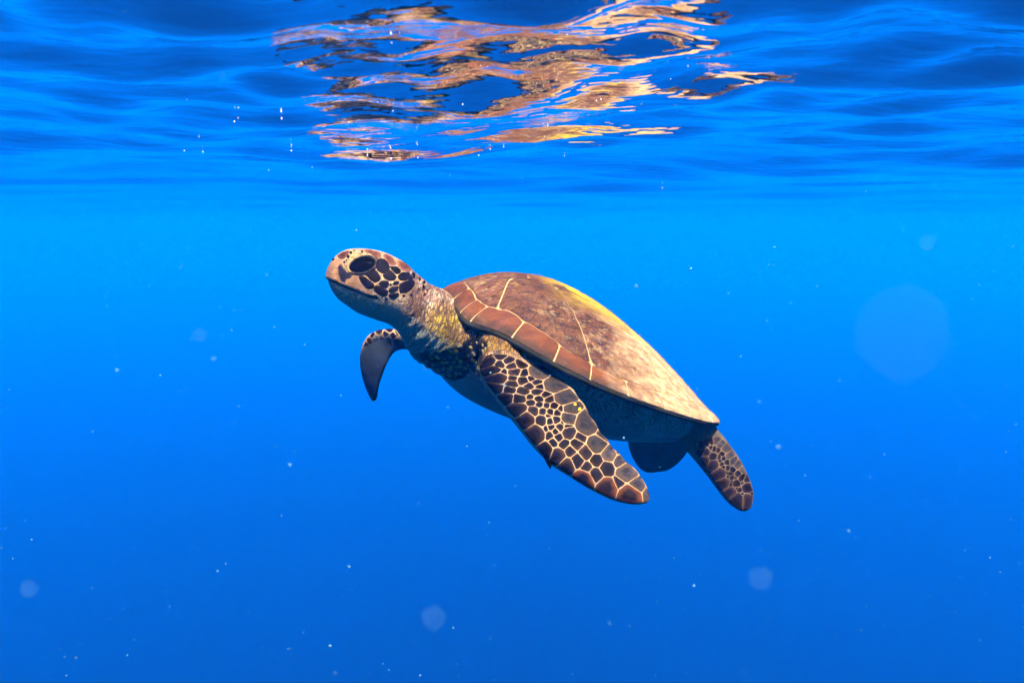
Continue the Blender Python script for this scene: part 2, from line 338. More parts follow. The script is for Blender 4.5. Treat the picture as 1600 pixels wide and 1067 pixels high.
# ---------------- materials ----------------
class NT:
    def __init__(s, name):
        s.m = bpy.data.materials.new(name); s.m.use_nodes = True; s.t = s.m.node_tree; s.p = s.t.nodes['Principled BSDF']
        s.obj = s.n('ShaderNodeTexCoord').outputs['Object']
    def n(s, kind, **kw):
        d = s.t.nodes.new(kind)
        for k, v in kw.items(): setattr(d, k, v)
        return d
    def put(s, sock, v):
        if hasattr(v, 'is_linked') or hasattr(v, 'links'): s.t.links.new(v, sock)
        else: sock.default_value = v if not isinstance(v, tuple) or len(v) != 3 or sock.type != 'RGBA' else (*v, 1)
    def attr(s, name): return s.n('ShaderNodeAttribute', attribute_name=name).outputs['Fac']
    def map(s, scale, v=None, loc=(0, 0, 0)):
        d = s.n('ShaderNodeMapping'); s.put(d.inputs[0], v or s.obj); d.inputs['Scale'].default_value = scale; d.inputs['Location'].default_value = loc; return d.outputs[0]
    def noise(s, scale, detail=3, rough=.55, v=None, dist=0):
        d = s.n('ShaderNodeTexNoise'); s.put(d.inputs['Vector'], v or s.obj); d.inputs['Scale'].default_value = scale; d.inputs['Detail'].default_value = detail; d.inputs['Roughness'].default_value = rough; d.inputs['Distortion'].default_value = dist; return d.outputs[0]
    def voro(s, scale, feature='DISTANCE_TO_EDGE', v=None, out='Distance', rnd=1):
        d = s.n('ShaderNodeTexVoronoi', feature=feature); s.put(d.inputs['Vector'], v or s.obj); d.inputs['Scale'].default_value = scale; d.inputs['Randomness'].default_value = rnd; return d.outputs[out]
    def ramp(s, f, *stops):
        d = s.n('ShaderNodeValToRGB'); s.put(d.inputs[0], f); e = d.color_ramp.elements
        while len(e) < len(stops): e.new(.5)
        for k, (p, c) in enumerate(stops): e[k].position = p; e[k].color = (*c, 1) if isinstance(c, tuple) else (c, c, c, 1)
        return d.outputs[0]
    def mix(s, f, a, b, mode='MIX'):
        d = s.n('ShaderNodeMix', data_type='RGBA', blend_type=mode); s.put(d.inputs[0], f); s.put(d.inputs[6], a); s.put(d.inputs[7], b); return d.outputs[2]
    def math(s, op, a, b=0., clamp=False):
        d = s.n('ShaderNodeMath', operation=op); d.use_clamp = clamp; s.put(d.inputs[0], a); s.put(d.inputs[1], b); return d.outputs[0]
    def remap(s, f, a, b, c=0., d_=1.):
        d = s.n('ShaderNodeMapRange'); s.put(d.inputs[0], f); d.inputs[1].default_value = a; d.inputs[2].default_value = b; d.inputs[3].default_value = c; d.inputs[4].default_value = d_; return d.outputs[0]
    def bump(s, h, dist, strength=1., n=None):
        d = s.n('ShaderNodeBump'); d.inputs['Strength'].default_value = strength; d.inputs['Distance'].default_value = dist; s.put(d.inputs['Height'], h)
        if n: s.put(d.inputs['Normal'], n)
        return d.outputs[0]
    def sep(s, v=None):
        d = s.n('ShaderNodeSeparateXYZ'); s.put(d.inputs[0], v or s.obj); return d.outputs
    def done(s, col, rough=.6, spec=.25, normal=None):
        s.put(s.p.inputs['Base Color'], col); s.put(s.p.inputs['Roughness'], rough); s.p.inputs['Specular IOR Level'].default_value = spec
        if normal: s.put(s.p.inputs['Normal'], normal)
        return s.m

# skin
k = NT('turtle_skin')
wv = k.map((2.6, .8, .7)); wob = k.noise(40, 2)
wv2 = k.n('ShaderNodeVectorMath', operation='ADD'); k.put(wv2.inputs[0], wv)
wsc = k.n('ShaderNodeVectorMath', operation='SCALE'); k.put(wsc.inputs[0], k.n('ShaderNodeTexNoise').outputs['Color']); wsc.inputs['Scale'].default_value = .012
k.put(wv2.inputs[1], wsc.outputs[0]); wv = wv2.outputs[0]
edge = k.voro(104, v=wv); lines = k.remap(k.math('ADD', edge, k.math('MULTIPLY', k.math('SUBTRACT', k.noise(70, 3), .5), .22)), .0, .2); edge2 = k.voro(230); fine = k.remap(edge2, 0, .12)
nz1 = k.noise(30, 4); nz2 = k.noise(9, 3); nz3 = k.noise(140, 3)
pink = k.ramp(nz1, (.3, (.15, .07, .035)), (.5, (.36, .19, .11)), (.68, (.62, .44, .29)))
olive = k.ramp(nz1, (.3, (.16, .09, .008)), (.55, (.38, .23, .016)), (.72, (.56, .41, .10)))
neck = k.mix(k.attr('yellow'), pink, olive)
neck = k.mix(k.math('MULTIPLY', k.attr('shoulder'), k.remap(nz2, .45, .62)), neck, (.24, .12, .015))
neck = k.mix(k.math('MULTIPLY', k.math('SUBTRACT', 1., lines), .92), neck, (.028, .013, .007))
neck = k.mix(k.remap(k.noise(22, 3, .6, k.map((1.6, 1, .6))), .50, .64, 0, .75), neck, (.075, .032, .017))
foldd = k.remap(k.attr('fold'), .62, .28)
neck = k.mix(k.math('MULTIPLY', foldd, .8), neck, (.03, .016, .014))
throat = k.mix(k.remap(k.voro(190), 0, .16), (.035, .038, .022), k.ramp(nz1, (.3, (.13, .16, .10)), (.7, (.32, .36, .25))))
c = k.mix(k.attr('throat'), neck, throat)
cream = k.ramp(nz3, (.3, (.27, .15, .065)), (.6, (.40, .255, .125)), (.8, (.46, .32, .18)))
c = k.mix(k.attr('flipper'), c, cream)
hind = k.mix(k.remap(k.noise(45, 4), .42, .62), (.022, .026, .016), (.12, .08, .04))  # silt mottling, with the shade under the shell darkened into the colour
c = k.mix(k.math('MULTIPLY', k.attr('hind'), .85), c, hind)
jawc = k.ramp(nz2, (.3, (.15, .22, .14)), (.7, (.26, .36, .23)))
c = k.mix(k.math('MULTIPLY', k.attr('throat'), k.attr('flipper')), c, k.mix(k.math('MULTIPLY', fine, .55), (.09, .15, .10), jawc))
under = k.mix(k.remap(k.noise(16, 3), .4, .6), (.018, .024, .030), (.030, .036, .040))  # shade put into the colour of limb undersides and far flippers
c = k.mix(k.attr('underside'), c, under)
gd = k.voro(105, 'F1', rnd=.85); gcol = k.mix(k.remap(gd, .36, .44), k.ramp(nz2, (.4, (.26, .23, .11)), (.6, (.28, .18, .04))), (.004, .004, .005))
c = k.mix(k.attr('granules'), c, gcol)
bk = k.ramp(k.noise(55, 4), (.3, (.20, .095, .038)), (.55, (.32, .155, .07)), (.75, (.40, .23, .11)))
c = k.mix(k.math('MULTIPLY', k.attr('lowlip'), .8), c, (.36, .27, .12)); bk = k.mix(k.remap(k.noise(24, 4, .6, k.map((1, 1, .5))), .48, .66, 0, .6), bk, (.12, .06, .04)); c = k.mix(k.attr('beak'), c, bk); c = k.mix(k.attr('mark'), c, (.012, .009, .016)); c = k.mix(k.attr('socket'), c, (.012, .011, .015)); c = k.mix(k.attr('crease'), c, (.025, .02, .015))
hgt = k.math('ADD', k.math('MULTIPLY', lines, .6), k.math('ADD', k.math('MULTIPLY', fine, .25), k.math('MULTIPLY', nz3, .5)))
gh = k.remap(gd, .5, .1)
hgt = k.mix(k.attr('granules'), hgt, gh)
hgt = k.mix(k.attr('beak'), hgt, nz3); hgt = k.mix(k.attr('underside'), hgt, k.noise(25, 2))
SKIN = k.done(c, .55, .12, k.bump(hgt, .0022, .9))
# dark limb and head scales, each with a lighter rim
def scale_mat(name, mid, rim, mott, rough=.42):
    k = NT(name); oi = k.n('ShaderNodeObjectInfo').outputs['Random']
    col = k.mix(k.remap(k.noise(95, 4), .38, .68), mid, mott)
    col = k.mix(k.remap(k.math('ADD', k.attr('rim'), k.math('MULTIPLY', k.math('SUBTRACT', k.noise(60, 3), .5), .9)), .45, 1.05), col, rim)
    hs = k.n('ShaderNodeHueSaturation'); k.put(hs.inputs['Color'], col); k.put(hs.inputs['Value'], k.remap(oi, 0, 1, .6, 1.25))
    return k.done(hs.outputs[0], rough+.15, .02, k.bump(k.noise(260, 3), .0009, .6))
M_DARK = scale_mat('dark_scale', (.005, .003, .003), (.04, .018, .010), (.010, .006, .005))
M_GREY = scale_mat('grey_scale', (.016, .012, .012), (.07, .04, .020), (.048, .037, .033), .6)
M_RED = scale_mat('leading_scale', (.005, .003, .003), (.12, .032, .009), (.016, .007, .004))
M_CROWN = scale_mat('crown_scale', (.10, .032, .018), (.20, .08, .042), (.04, .014, .010), .5)
M_HEAD = scale_mat('head_scale', (.005, .003, .004), (.012, .008, .007), (.009, .006, .006), .4)

def setparent(o, parent): o.parent = parent
turtle = bpy.data.objects.new('sea_turtle', None); C.objects.link(turtle); turtle.matrix_world = Matrix(MT.tolist())
turtle['label'] = 'green sea turtle with brown shell swimming just below the surface'; turtle['category'] = 'sea turtle'
SVL = toL(SV); bm_.vertices.foreach_set('co', SVL.astype(np.float32).ravel()); bm_.materials.clear(); bm_.materials.append(SKIN)
bm_.polygons.foreach_set('material_index', np.zeros(len(bm_.polygons), np.int32)); bm_.polygons.foreach_set('use_smooth', np.ones(len(bm_.polygons), bool)); bm_.update()
bm_.name = 'body'; body = link_obj('body', bm_, turtle); body['label'] = 'leathery skin of head, neck and flippers'
# surface lookup in world space
polys = np.empty(len(bm_.polygons)*4, np.int32)
PL = [tuple(p.vertices) for p in bm_.polygons]
BVH = BVHTree.FromPolygons([tuple(v) for v in SV], PL)
def hit(px, py):
    d = P(px, py, 1.)-CAM; d /= np.linalg.norm(d); d = Vector(d); o = Vector(CAM)
    loc, n, i, dist = BVH.ray_cast(o, d)
    if loc is None or dist > 2.3:
        best = None
        for s_ in np.linspace(1.1, 1.9, 30):
            l, n, j, e = BVH.find_nearest(o+d*s_)
            if best is None or e < best[0]: best = (e, l, j)
        loc, i = best[1], best[2]
    n = SN[list(PL[i])].mean(0); return np.array(loc), n/np.linalg.norm(n)
def resample(poly, n):
    p = np.asarray(poly, float); q = np.vstack([p, p[0]]); s_ = np.r_[0, np.cumsum(np.hypot(*np.diff(q, axis=0).T))]
    t = np.linspace(0, s_[-1], n, endpoint=False); return np.stack([np.interp(t, s_, q[:, 0]), np.interp(t, s_, q[:, 1])], -1)
def soften(p, it=2, f=.5):
    for _ in range(it): p = p*(1-f)+f*.5*(np.roll(p, 1, 0)+np.roll(p, -1, 0))
    return p
def area(p): x, y = np.asarray(p).T; return .5*np.sum(x*np.roll(y, -1)-y*np.roll(x, -1))
def patch(name, poly, mat, h, parent, rings=((1., -.1), (.95, .62), (.8, 1.), (.4, 1.06)), n=None, soft=1):
    """a raised plate following the skin, outlined by a pixel polygon"""
    if abs(area(poly)) < 3: return None
    n = n or int(np.clip(abs(area(poly))**.5*1.6, 14, 30))
    p = resample(poly, n); jr = np.random.RandomState(int(abs(p.sum()*7)) % 99991); p = soften(p+jr.normal(size=p.shape)*.28, soft, .4); c = p.mean(0); V = []; rim = []
    for f, e in rings:
        for q in c+(p-c)*f:
            l, nn = hit(*q); V.append(l+nn*h*e); rim.append(f)
    l, nn = hit(*c); V.append(l+nn*h*1.06); rim.append(0); m = len(rings); F = []
    sg = 1 if area(p) > 0 else -1
    for r in range(m-1):
        for i in range(n):
            j = (i+1) % n; q = (r*n+i, r*n+j, (r+1)*n+j, (r+1)*n+i); F.append(q[::-sg])
    for i in range(n): F.append(((m-1)*n+i, (m-1)*n+(i+1) % n, m*n)[::-sg])
    me = mesh(name, toL(np.array(V)), F, mat)
    at = me.attributes.new('rim', 'FLOAT', 'POINT'); at.data.foreach_set('value', np.array(rim, np.float32))
    return link_obj(name, me, parent)
def clip(poly, a, b, c):                # keep a*x+b*y <= c
    out = []; m = len(poly)
    for i in range(m):
        p, q = poly[i], poly[(i+1) % m]; dp, dq = a*p[0]+b*p[1]-c, a*q[0]+b*q[1]-c
        if dp <= 0: out.append(p)
        if dp*dq < 0: t = dp/(dp-dq); out.append((p[0]+(q[0]-p[0])*t, p[1]+(q[1]-p[1])*t))
    return out
def cells(seeds, region, gap):
    """power cells of (x, y, r) inside a region, shrunk by the seam"""
    res = []
    for i, (x, y, r) in enumerate(seeds):
        poly = [tuple(p) for p in region]
        for j, (u, v, s_) in enumerate(seeds):
            if i == j: continue
            dx, dy = u-x, v-y; d = math.hypot(dx, dy)
            if d > 90: continue
            t = (d*d+r*r-s_*s_)/(2*d)-gap/2
            poly = clip(poly, dx/d, dy/d, (x*dx+y*dy)/d+t)
            if len(poly) < 3: break
        res.append(poly if len(poly) >= 3 else None)
    return res
# head scales traced one by one
HS = [[(745,215),(800,205),(850,235),(885,300),(875,345),(810,380),(745,345),(725,290)], [(590,405),(690,330),(735,380),(770,440),(750,480),(705,500),(650,460)], [(510,432),(560,425),(600,455),(680,520),(680,560),(640,580),(580,550),(530,490)],
 [(815,410),(890,350),(950,400),(975,440),(940,475),(880,475),(830,445)], [(900,302),(985,305),(1035,350),(1020,385),(980,395),(930,350)], [(1005,420),(1050,380),(1140,380),(1145,420),(1110,470),(1040,478),(1010,450)], [(755,520),(790,485),(870,490),(880,530),(850,575),(790,560)],
 [(930,515),(960,485),(1015,490),(1010,525),(970,540),(935,535)], [(887,535),(905,512),(925,535),(905,558)], [(885,595),(930,560),(1000,555),(1000,600),(960,625),(890,625)], [(700,580),(730,545),(790,570),(860,605),(855,650),(810,668),(740,640),(700,600)],
 [(1030,530),(1080,500),(1190,480),(1200,520),(1170,580),(1110,625),(1030,630),(1025,580)], [(885,660),(940,640),(1005,645),(990,690),(950,705),(890,685)], [(1128,472),(1165,400),(1190,450),(1185,478),(1140,486)], [(1172,390),(1190,358),(1218,395),(1218,435),(1200,455)],
 [(375,125),(400,98),(420,120),(398,142)], [(338,178),(360,145),(384,165),(365,198)], [(330,210),(350,200),(362,222),(345,238)], [(420,100),(440,85),(455,95),(440,108)], [(520,100),(545,92),(560,115),(540,128)], [(155,218),(172,190),(192,195),(182,222)], [(300, 235), (318, 225), (325, 245), (312, 262)],
 [(1050,675),(1075,655),(1100,672),(1080,692)], [(1150,665),(1170,650),(1188,668),(1168,685)], [(1260,455),(1275,435),(1295,460),(1280,490)], [(1320,500),(1338,480),(1352,505),(1335,525)], [(1305,550),(1325,530),(1345,550),(1325,580)], [(1360,610),(1375,590),(1390,610),(1372,635)], [(1285,405),(1297,390),(1308,410),(1296,425)], [(830, 705), (852, 692), (875, 705), (850, 722)], [(1325, 655), (1340, 640), (1355, 655), (1340, 672)]]
CR = [[(990,240),(1000,215),(1130,262),(1165,320),(1165,358),(1130,368),(1050,345),(1000,300)], [(805,145),(850,140),(940,190),(975,250),(970,288),(890,278),(860,230),(812,190)], [(560,85),(650,90),(780,125),(795,160),(790,193),(740,195),(690,160),(610,140)], [(215,170),(280,120),(370,95),(382,115),(345,155),(325,198),(290,206),(235,190)]]
def grow(p, f=None):
    p = np.asarray(p, float); f = f or (1.20 if abs(area(p)) > 3500 else 1.08); return (p.mean(0)+(p-p.mean(0))*f).tolist()
for p in HS: patch('head_scale', Z1(grow(p)), M_HEAD, .0011, body)
for p in CR: patch('crown_scale', Z1(grow(p, 1.04)), M_CROWN, .0011, body)
# near front flipper
def ZA(l): return [(740+x/7.62, 540+y/7.62, r) for x, y, r in l]
def ZB(l): return [(730+x/3.81, 530+y/3.81, r) for x, y, r in l]
FS = ZA([(140,100,8),(190,185,9),(320,130,6),(400,185,6),(310,222,7),(455,245,7),(250,285,9),(480,315,8),(355,322,2),(310,380,11),(460,385,5),(590,415,7),(455,455,7),(665,485,6),(425,525,8),(590,545,8),(750,550,6),(265,510,11),(385,620,12),(540,630,10),(670,610,3),(780,635,6),(690,675,5),(785,705,5),(870,715,5),(895,645,5),(955,720,6),(1040,748,3),(530,750,14),(710,775,9),(820,780,6),(910,790,5),(990,805,4),(890,832,3),(620,890,15),(800,895,9),(910,905,6),(985,885,6),(1030,970,6),(920,970,5),(860,990,4),(975,1020,5),(720,1060,17),(1125,1040,9),(905,1060,5),(845,595,3),(740,445,3),(1110,960,4),(770,490,2),(1060,925,2),(600,340,3),(680,390,3),(540,225,3)])
FS += ZB([(455,665,14),(540,695,12),(590,750,12),(690,845,17),(830,885,14),(970,930,17),(650,625,8),(705,675,9),(770,722,8),(830,765,9),(515,612,5),(545,585,6),(577,625,7),(612,665,8),(655,720,9),(715,765,7),(760,805,10),(668,590,4),(905,852,3)])
GS = ZA([(770,320,13),(955,470,14),(1080,630,14),(1150,745,11),(1125,860,10)])+ZB([(715,500,17),(770,625,13),(845,685,10),(910,725,8),(950,790,14),(1010,872,11),(800,578,6),(1075,915,5),(905,660,3)])
region = [(749, 578), (751, 567), (758, 558), (770, 553), (790, 554), (812, 562), (826, 571), (850, 571), (870, 588), (893, 609), (910, 631), (923, 652), (938, 674.5), (956, 697.5), (977, 719), (1000, 741.5), (1012, 765), (1016, 778), (1011, 785.5), (988, 787), (956, 779.5), (921, 762), (888, 741), (858, 721), (832, 692), (807, 658), (779, 622), (758, 597)]
allS = FS+GS
# scales near the shoulder are wider than long: measure them in a stretched chart
wy = lambda y: y if y > 640 else 640-(640-y)*1.45
uy = lambda y: y if y > 640 else 640-(640-y)/1.45
regd = resample(region, 240)
polys_ = [None if q is None else [(x, uy(y)) for x, y in q] for q in cells([(x, wy(y), r) for x, y, r in allS], [(x, wy(y)) for x, y in regd], 1.25)]
LEAD = [(p[0], p[1]) for p in NF]
for i, p in enumerate(polys_):
    if p is None: continue
    x, y, r = allS[i]
    if i >= len(FS): m = M_GREY
    elif r >= 12 and x > 905: m = M_RED
    else: m = M_DARK
    patch('flipper_scale', p, m, .0013 if r > 6 else .001, body)
# near hind flipper
HSd = [(1040+x/6.667, 650+y/6.667, r) for x, y, r in [(375,310,6),(435,290,4),(420,375,7),(495,420,7),(405,455,8),(500,505,9),(570,600,10),(605,700,11),(670,800,12),(740,890,15),(860,890,14),(855,740,10),(890,830,7),(790,830,6),(660,720,6),(735,700,7),(690,640,5),(765,770,5),(580,500,4),(550,430,4),(510,345,4),(470,330,3),(600,440,3),(560,470,3),(640,540,4),(700,560,5),(760,600,6),(680,600,4),(720,650,4),(800,640,7),(850,660,8),(640,480,4),(590,390,4),(540,350,4),(560,300,4),(620,350,5),(660,410,5),(700,470,5),(750,510,6),(800,560,6),(520,260,4),(470,270,4),(350,380,7),(600,540,4),(620,590,4),(640,640,4),(640,680,4),(700,690,4),(740,750,4),(820,700,5)]]
hreg = [(1088, 706), (1092, 690), (1110, 682), (1124, 682), (1138, 694), (1155, 718), (1169, 745), (1177, 769), (1175, 788), (1169, 796), (1157, 796), (1139, 783), (1122, 761), (1107, 739)]
for i, p in enumerate(cells(HSd, hreg, .9)):
    if p is not None: patch('flipper_scale', p, M_DARK if HSd[i][0]-HSd[i][1] < 420 else M_GREY, .001, body)
# far front flipper, the scales along its upper edge
FFs = [(550+x/7.62, 500+y/7.62, r) for x, y, r in [(240,175,6),(320,138,6),(405,168,6),(445,108,7),(492,178,6),(205,235,5),(165,285,5),(530,240,5),(290,210,6),(430,215,6),(360,215,6),(530,150,5)]]
freg = [(550+x/7.62, 500+y/7.62) for x, y in [(140,310),(185,215),(255,145),(330,108),(420,90),(500,100),(560,190),(565,255),(480,238),(400,215),(310,228),(215,285)]]
for i, p in enumerate(cells(FFs, freg, 1.8)):
    if p is not None: patch('flipper_scale', p, M_GREY if i in (7, 8, 9, 10) else M_DARK, .001, body)

# eyes and lids
ke = NT('eye'); EYE = ke.done((.002, .002, .003), .08, .006)
kl = NT('upper_lid'); LIDU = kl.done(kl.ramp(kl.noise(120, 3, v=kl.map((1, 1, 4))), (.35, (.16, .09, .03)), (.6, (.42, .27, .11))), .6, .05, kl.bump(kl.noise(200, 2, v=kl.map((1, 1, 4))), .002))
kl = NT('lower_lid'); LIDL = kl.done(kl.ramp(kl.noise(90, 3), (.4, (.004, .003, .004)), (.7, (.012, .010, .009))), .7, .0, kl.bump(kl.noise(180, 2), .001))
el, en = hit(567, 414)
ax = P(567+20*math.cos(tl), 414+20*math.sin(tl), 1.38)-P(567, 414, 1.38); ax -= en*(ax@en); az = np.cross(en, ax); az *= .0118/np.linalg.norm(az)
th = np.linspace(0, math.pi, 17); ph = np.linspace(0, 2*math.pi, 32, endpoint=False)
def ellipsoid(c, a, b, d):
    V = np.array([c+d*math.cos(t)+math.sin(t)*(a*math.cos(q)+b*math.sin(q)) for t in th for q in ph]); idx = np.arange(17*32).reshape(17, 32)
    return V, np.stack([idx[:-1], idx[1:], np.roll(idx, -1, 1)[1:], np.roll(idx, -1, 1)[:-1]], -1).reshape(-1, 4)
V, F = ellipsoid(el-en*.0015, ax*1.17, az*1.17, en*.0056)
o = link_obj('eye', mesh('eye', toL(V), F, EYE), turtle)
V2 = toL(V); hc = toL(P(575, 440, 1.38)); V2[:, 1] = 2*hc[1]-V2[:, 1]
o = link_obj('eye', mesh('eye', V2, F[:, ::-1], EYE), turtle)
def lid(name, a0, a1, rx, ry, w0, mat, lift):
    """a fold of skin running round the eye from angle a0 to a1"""
    qs = np.linspace(a0, a1, 22); V = []; m = 9
    cen = []
    for q in qs:
        ux, uy = rx*math.cos(q), ry*math.sin(q); l, nn = hit(567+ux*math.cos(tl)-uy*math.sin(tl), 414+ux*math.sin(tl)+uy*math.cos(tl)); cen.append((l, nn))
    for i, (l, nn) in enumerate(cen):
        t = cen[min(i+1, 21)][0]-cen[max(i-1, 0)][0]; t /= np.linalg.norm(t); b = np.cross(t, nn); wv_ = w0*(.25+.75*math.sin(math.pi*i/21)**.6)
        for q in np.linspace(0, 2*math.pi, m, endpoint=False): V.append(l+nn*lift+(b*math.cos(q)+nn*.8*math.sin(q))*wv_)
    F = [(i*m+j, i*m+(j+1) % m, (i+1)*m+(j+1) % m, (i+1)*m+j) for i in range(21) for j in range(m)]+[tuple(range(m))[::-1], tuple(range(21*m, 22*m))]
    return link_obj(name, mesh(name, toL(np.array(V)), F, mat), body)
lid('eyelid', math.radians(150), math.radians(318), 24, 14.5, .0030, LIDU, .0012)
lid('eyelid', math.radians(158), math.radians(280), 27, 18, .0020, LIDU, .0006)
lid('eyelid', math.radians(-30), math.radians(165), 24.5, 14.5, .0013, LIDL, .0004)
# claw on the leading edge and two spots of yellow algae on a trailing scale
a0, n0 = hit(850, 712); a1, n1 = hit(862, 722); tipc = P(859.5, 732.5, float(proj(a1[None])[0, 2])+.002)
mc = (a0+a1)/2; e1 = (a1-a0)*.55; e2 = np.cross(e1, tipc-mc); e2 *= .004/np.linalg.norm(e2); rr_ = []
for f in (0., .35, .7, .92): rr_.append([mc+(tipc-mc)*f+(e1*math.cos(q)+e2*math.sin(q))*(1-f)**.7 for q in np.linspace(0, 2*math.pi, 10, endpoint=False)])
V = np.vstack([np.array(rr_).reshape(-1, 3), tipc]); idx = np.arange(40).reshape(4, 10)
F = [(idx[r, i], idx[r, (i+1) % 10], idx[r+1, (i+1) % 10], idx[r+1, i]) for r in range(3) for i in range(10)]+[(idx[3, i], idx[3, (i+1) % 10], 40) for i in range(10)]
link_obj('claw', mesh('claw', toL(V), [tuple(int(t) for t in q) for q in F], M_DARK), body)
ky = NT('algae_spot'); YEL = ky.done(ky.ramp(ky.noise(200, 2), (.4, (.34, .22, .005)), (.7, (.5, .36, .02))), .7, .1)
for cx, cy, r_s in ((898, 632.5, 2.6), (905.5, 640, 3.2)):
    patch('algae_spot', [(cx+r_s*math.cos(q)*(1+.2*math.sin(3*q)), cy+r_s*math.sin(q)*(1+.15*math.cos(2*q))) for q in np.linspace(0, 2*math.pi, 12, endpoint=False)], YEL, .0022, body, ((1., .2), (.8, 1.)), 12, 0)
# ---------------- shell ----------------
kc = NT('shell_seam'); SEAM = kc.done(kc.ramp(kc.noise(60, 3), (.3, (.34, .20, .07)), (.7, (.50, .33, .15))), .7, .05, kc.bump(kc.noise(150, 2), .001))
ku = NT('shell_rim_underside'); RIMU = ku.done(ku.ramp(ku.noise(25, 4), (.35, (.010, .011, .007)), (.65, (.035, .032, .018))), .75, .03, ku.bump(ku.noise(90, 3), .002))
nr, na = 60, 240
rho = np.r_[np.linspace(.01, .97, nr-6), [.978, .985, .991, .996, .999, 1.]]; an = np.linspace(0, 2*math.pi, na, endpoint=False)
R_, A_ = np.meshgrid(rho, an, indexing='ij'); x = CEN[0]+R_*orad(A_)*np.cos(A_); y = R_*orad(A_)*np.sin(A_); z = dome(x, y)-.0008
top = np.stack([x, y, z], -1)
def ring(f, dz):
    return np.stack([CEN[0]+f*orad(an)*np.cos(an), f*orad(an)*np.sin(an), z[-1]+dz], -1)[None]
bot = np.concatenate([ring(1.004, -.0025), ring(1.003, -.005), ring(.994, -.0075), ring(.975, -.0085), ring(.94, -.006), ring(.88, .0), ring(.8, .008), ring(.7, .012)])
Vc = np.concatenate([top, bot]).reshape(-1, 3); NRc = nr+8; idx = np.arange(NRc*na).reshape(NRc, na)
Fc = np.stack([idx[:-1], idx[1:], np.roll(idx, -1, 1)[1:], np.roll(idx, -1, 1)[:-1]], -1).reshape(-1, 4)
me = mesh('carapace', Vc, Fc, SEAM); me.materials.append(RIMU)
mi = np.zeros(len(Fc), np.int32); mi[(nr-2)*na:] = 1; me.polygons.foreach_set('material_index', mi)
car = link_obj('carapace', me, turtle); car['label'] = 'domed brown shell with pale seams between its plates'

def shell_mat(name, marginal):
    k = NT(name); X, Y, Zc = k.sep(); oi = k.n('ShaderNodeObjectInfo').outputs['Random']
    st = k.map((1., 2.6, 1.6)); n1 = k.noise(16, 5, .62, st, .6); n2 = k.noise(55, 5, .65, k.map((1, 2.2, 1.4))); n3 = k.noise(190, 3, .6); n4 = k.noise(7, 3)
    cx = k.n('ShaderNodeCombineXYZ'); k.put(cx.inputs[0], k.math('MULTIPLY', k.attr('ray'), 7.)); k.put(cx.inputs[1], k.math('MULTIPLY', k.attr('reach'), 34.)); k.put(cx.inputs[2], k.math('MULTIPLY', oi, 20.))
    rays = k.noise(2.2, 5, .68, cx.outputs[0], .35); rays2 = k.noise(6., 4, .65, cx.outputs[0])
    if marginal:
        col = k.ramp(n1, (.28, (.055, .017, .007)), (.5, (.125, .036, .012)), (.72, (.19, .062, .019)))
        sp = k.remap(k.voro(120, 'F1'), .16, .28, .75, 0)
        col = k.mix(k.math('MULTIPLY', sp, k.remap(n4, .42, .6)), col, (.02, .013, .012))
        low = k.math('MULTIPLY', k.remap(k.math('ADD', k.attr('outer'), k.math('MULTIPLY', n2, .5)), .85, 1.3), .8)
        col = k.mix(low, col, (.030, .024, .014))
    else:
        col = k.ramp(n1, (.25, (.034, .012, .005)), (.48, (.095, .031, .013)), (.68, (.14, .055, .023)))
        col = k.mix(k.remap(n2, .5, .64, 0, .85), col, (.018, .010, .008))
        col = k.mix(k.remap(rays, .50, .64, 0, .8), col, (.020, .011, .009)); col = k.mix(k.remap(rays2, .56, .70, 0, .75), col, (.17, .105, .06)); col = k.mix(k.remap(rays, .46, .34, 0, .5), col, (.11, .036, .022))
        col = k.mix(k.math('MULTIPLY', k.remap(k.noise(85, 5, .7, k.map((1, 1.5, 1), loc=(3, 1, 2))), .53, .64), k.remap(n4, .4, .58, .15, .9)), col, (.22, .145, .065))
    # silt and algae film towards the tail
    tail = k.math('ADD', k.remap(X, .105, -.09), k.math('MULTIPLY', k.math('SUBTRACT', k.noise(13, 5, .6, k.map((1, 1.6, 1.6))), .5), 1.5))
    pale = k.ramp(n2, (.3, (.16, .082, .036)), (.5, (.35, .205, .095)), (.7, (.50, .335, .175)))
    col = k.mix(k.remap(tail, .12, .66), col, pale)
    # yellow algae along the ridge
    ay = k.remap(k.math('ABSOLUTE', Y), .115, .055); axx = k.math('MULTIPLY', k.remap(X, .165, .11), k.remap(X, -.12, -.02))
    al = k.math('MULTIPLY', k.math('MULTIPLY', ay, axx), k.remap(k.noise(11, 4, .6, st), .32, .48))
    col = k.mix(al, col, k.ramp(n2, (.35, (.30, .17, .010)), (.65, (.50, .32, .02))))
    col = k.mix(k.remap(n3, .45, .75, 0, .25), col, (.02, .014, .012))
    hs = k.n('ShaderNodeHueSaturation'); k.put(hs.inputs['Color'], col); k.put(hs.inputs['Value'], k.remap(oi, 0, 1, .85, 1.18))
    n1 = k.math('ADD', k.math('MULTIPLY', n1, .4), k.math('MULTIPLY', rays, .6)); h = k.math('ADD', k.math('MULTIPLY', n1, .6), k.math('ADD', k.math('MULTIPLY', n2, .5), k.math('MULTIPLY', n3, .3)))
    return k.done(hs.outputs[0], k.remap(n2, .3, .7, .5, .8), .06, k.bump(h, .003, .8))
M_COST = shell_mat('costal_plate', False); M_MARG = shell_mat('marginal_plate', True)
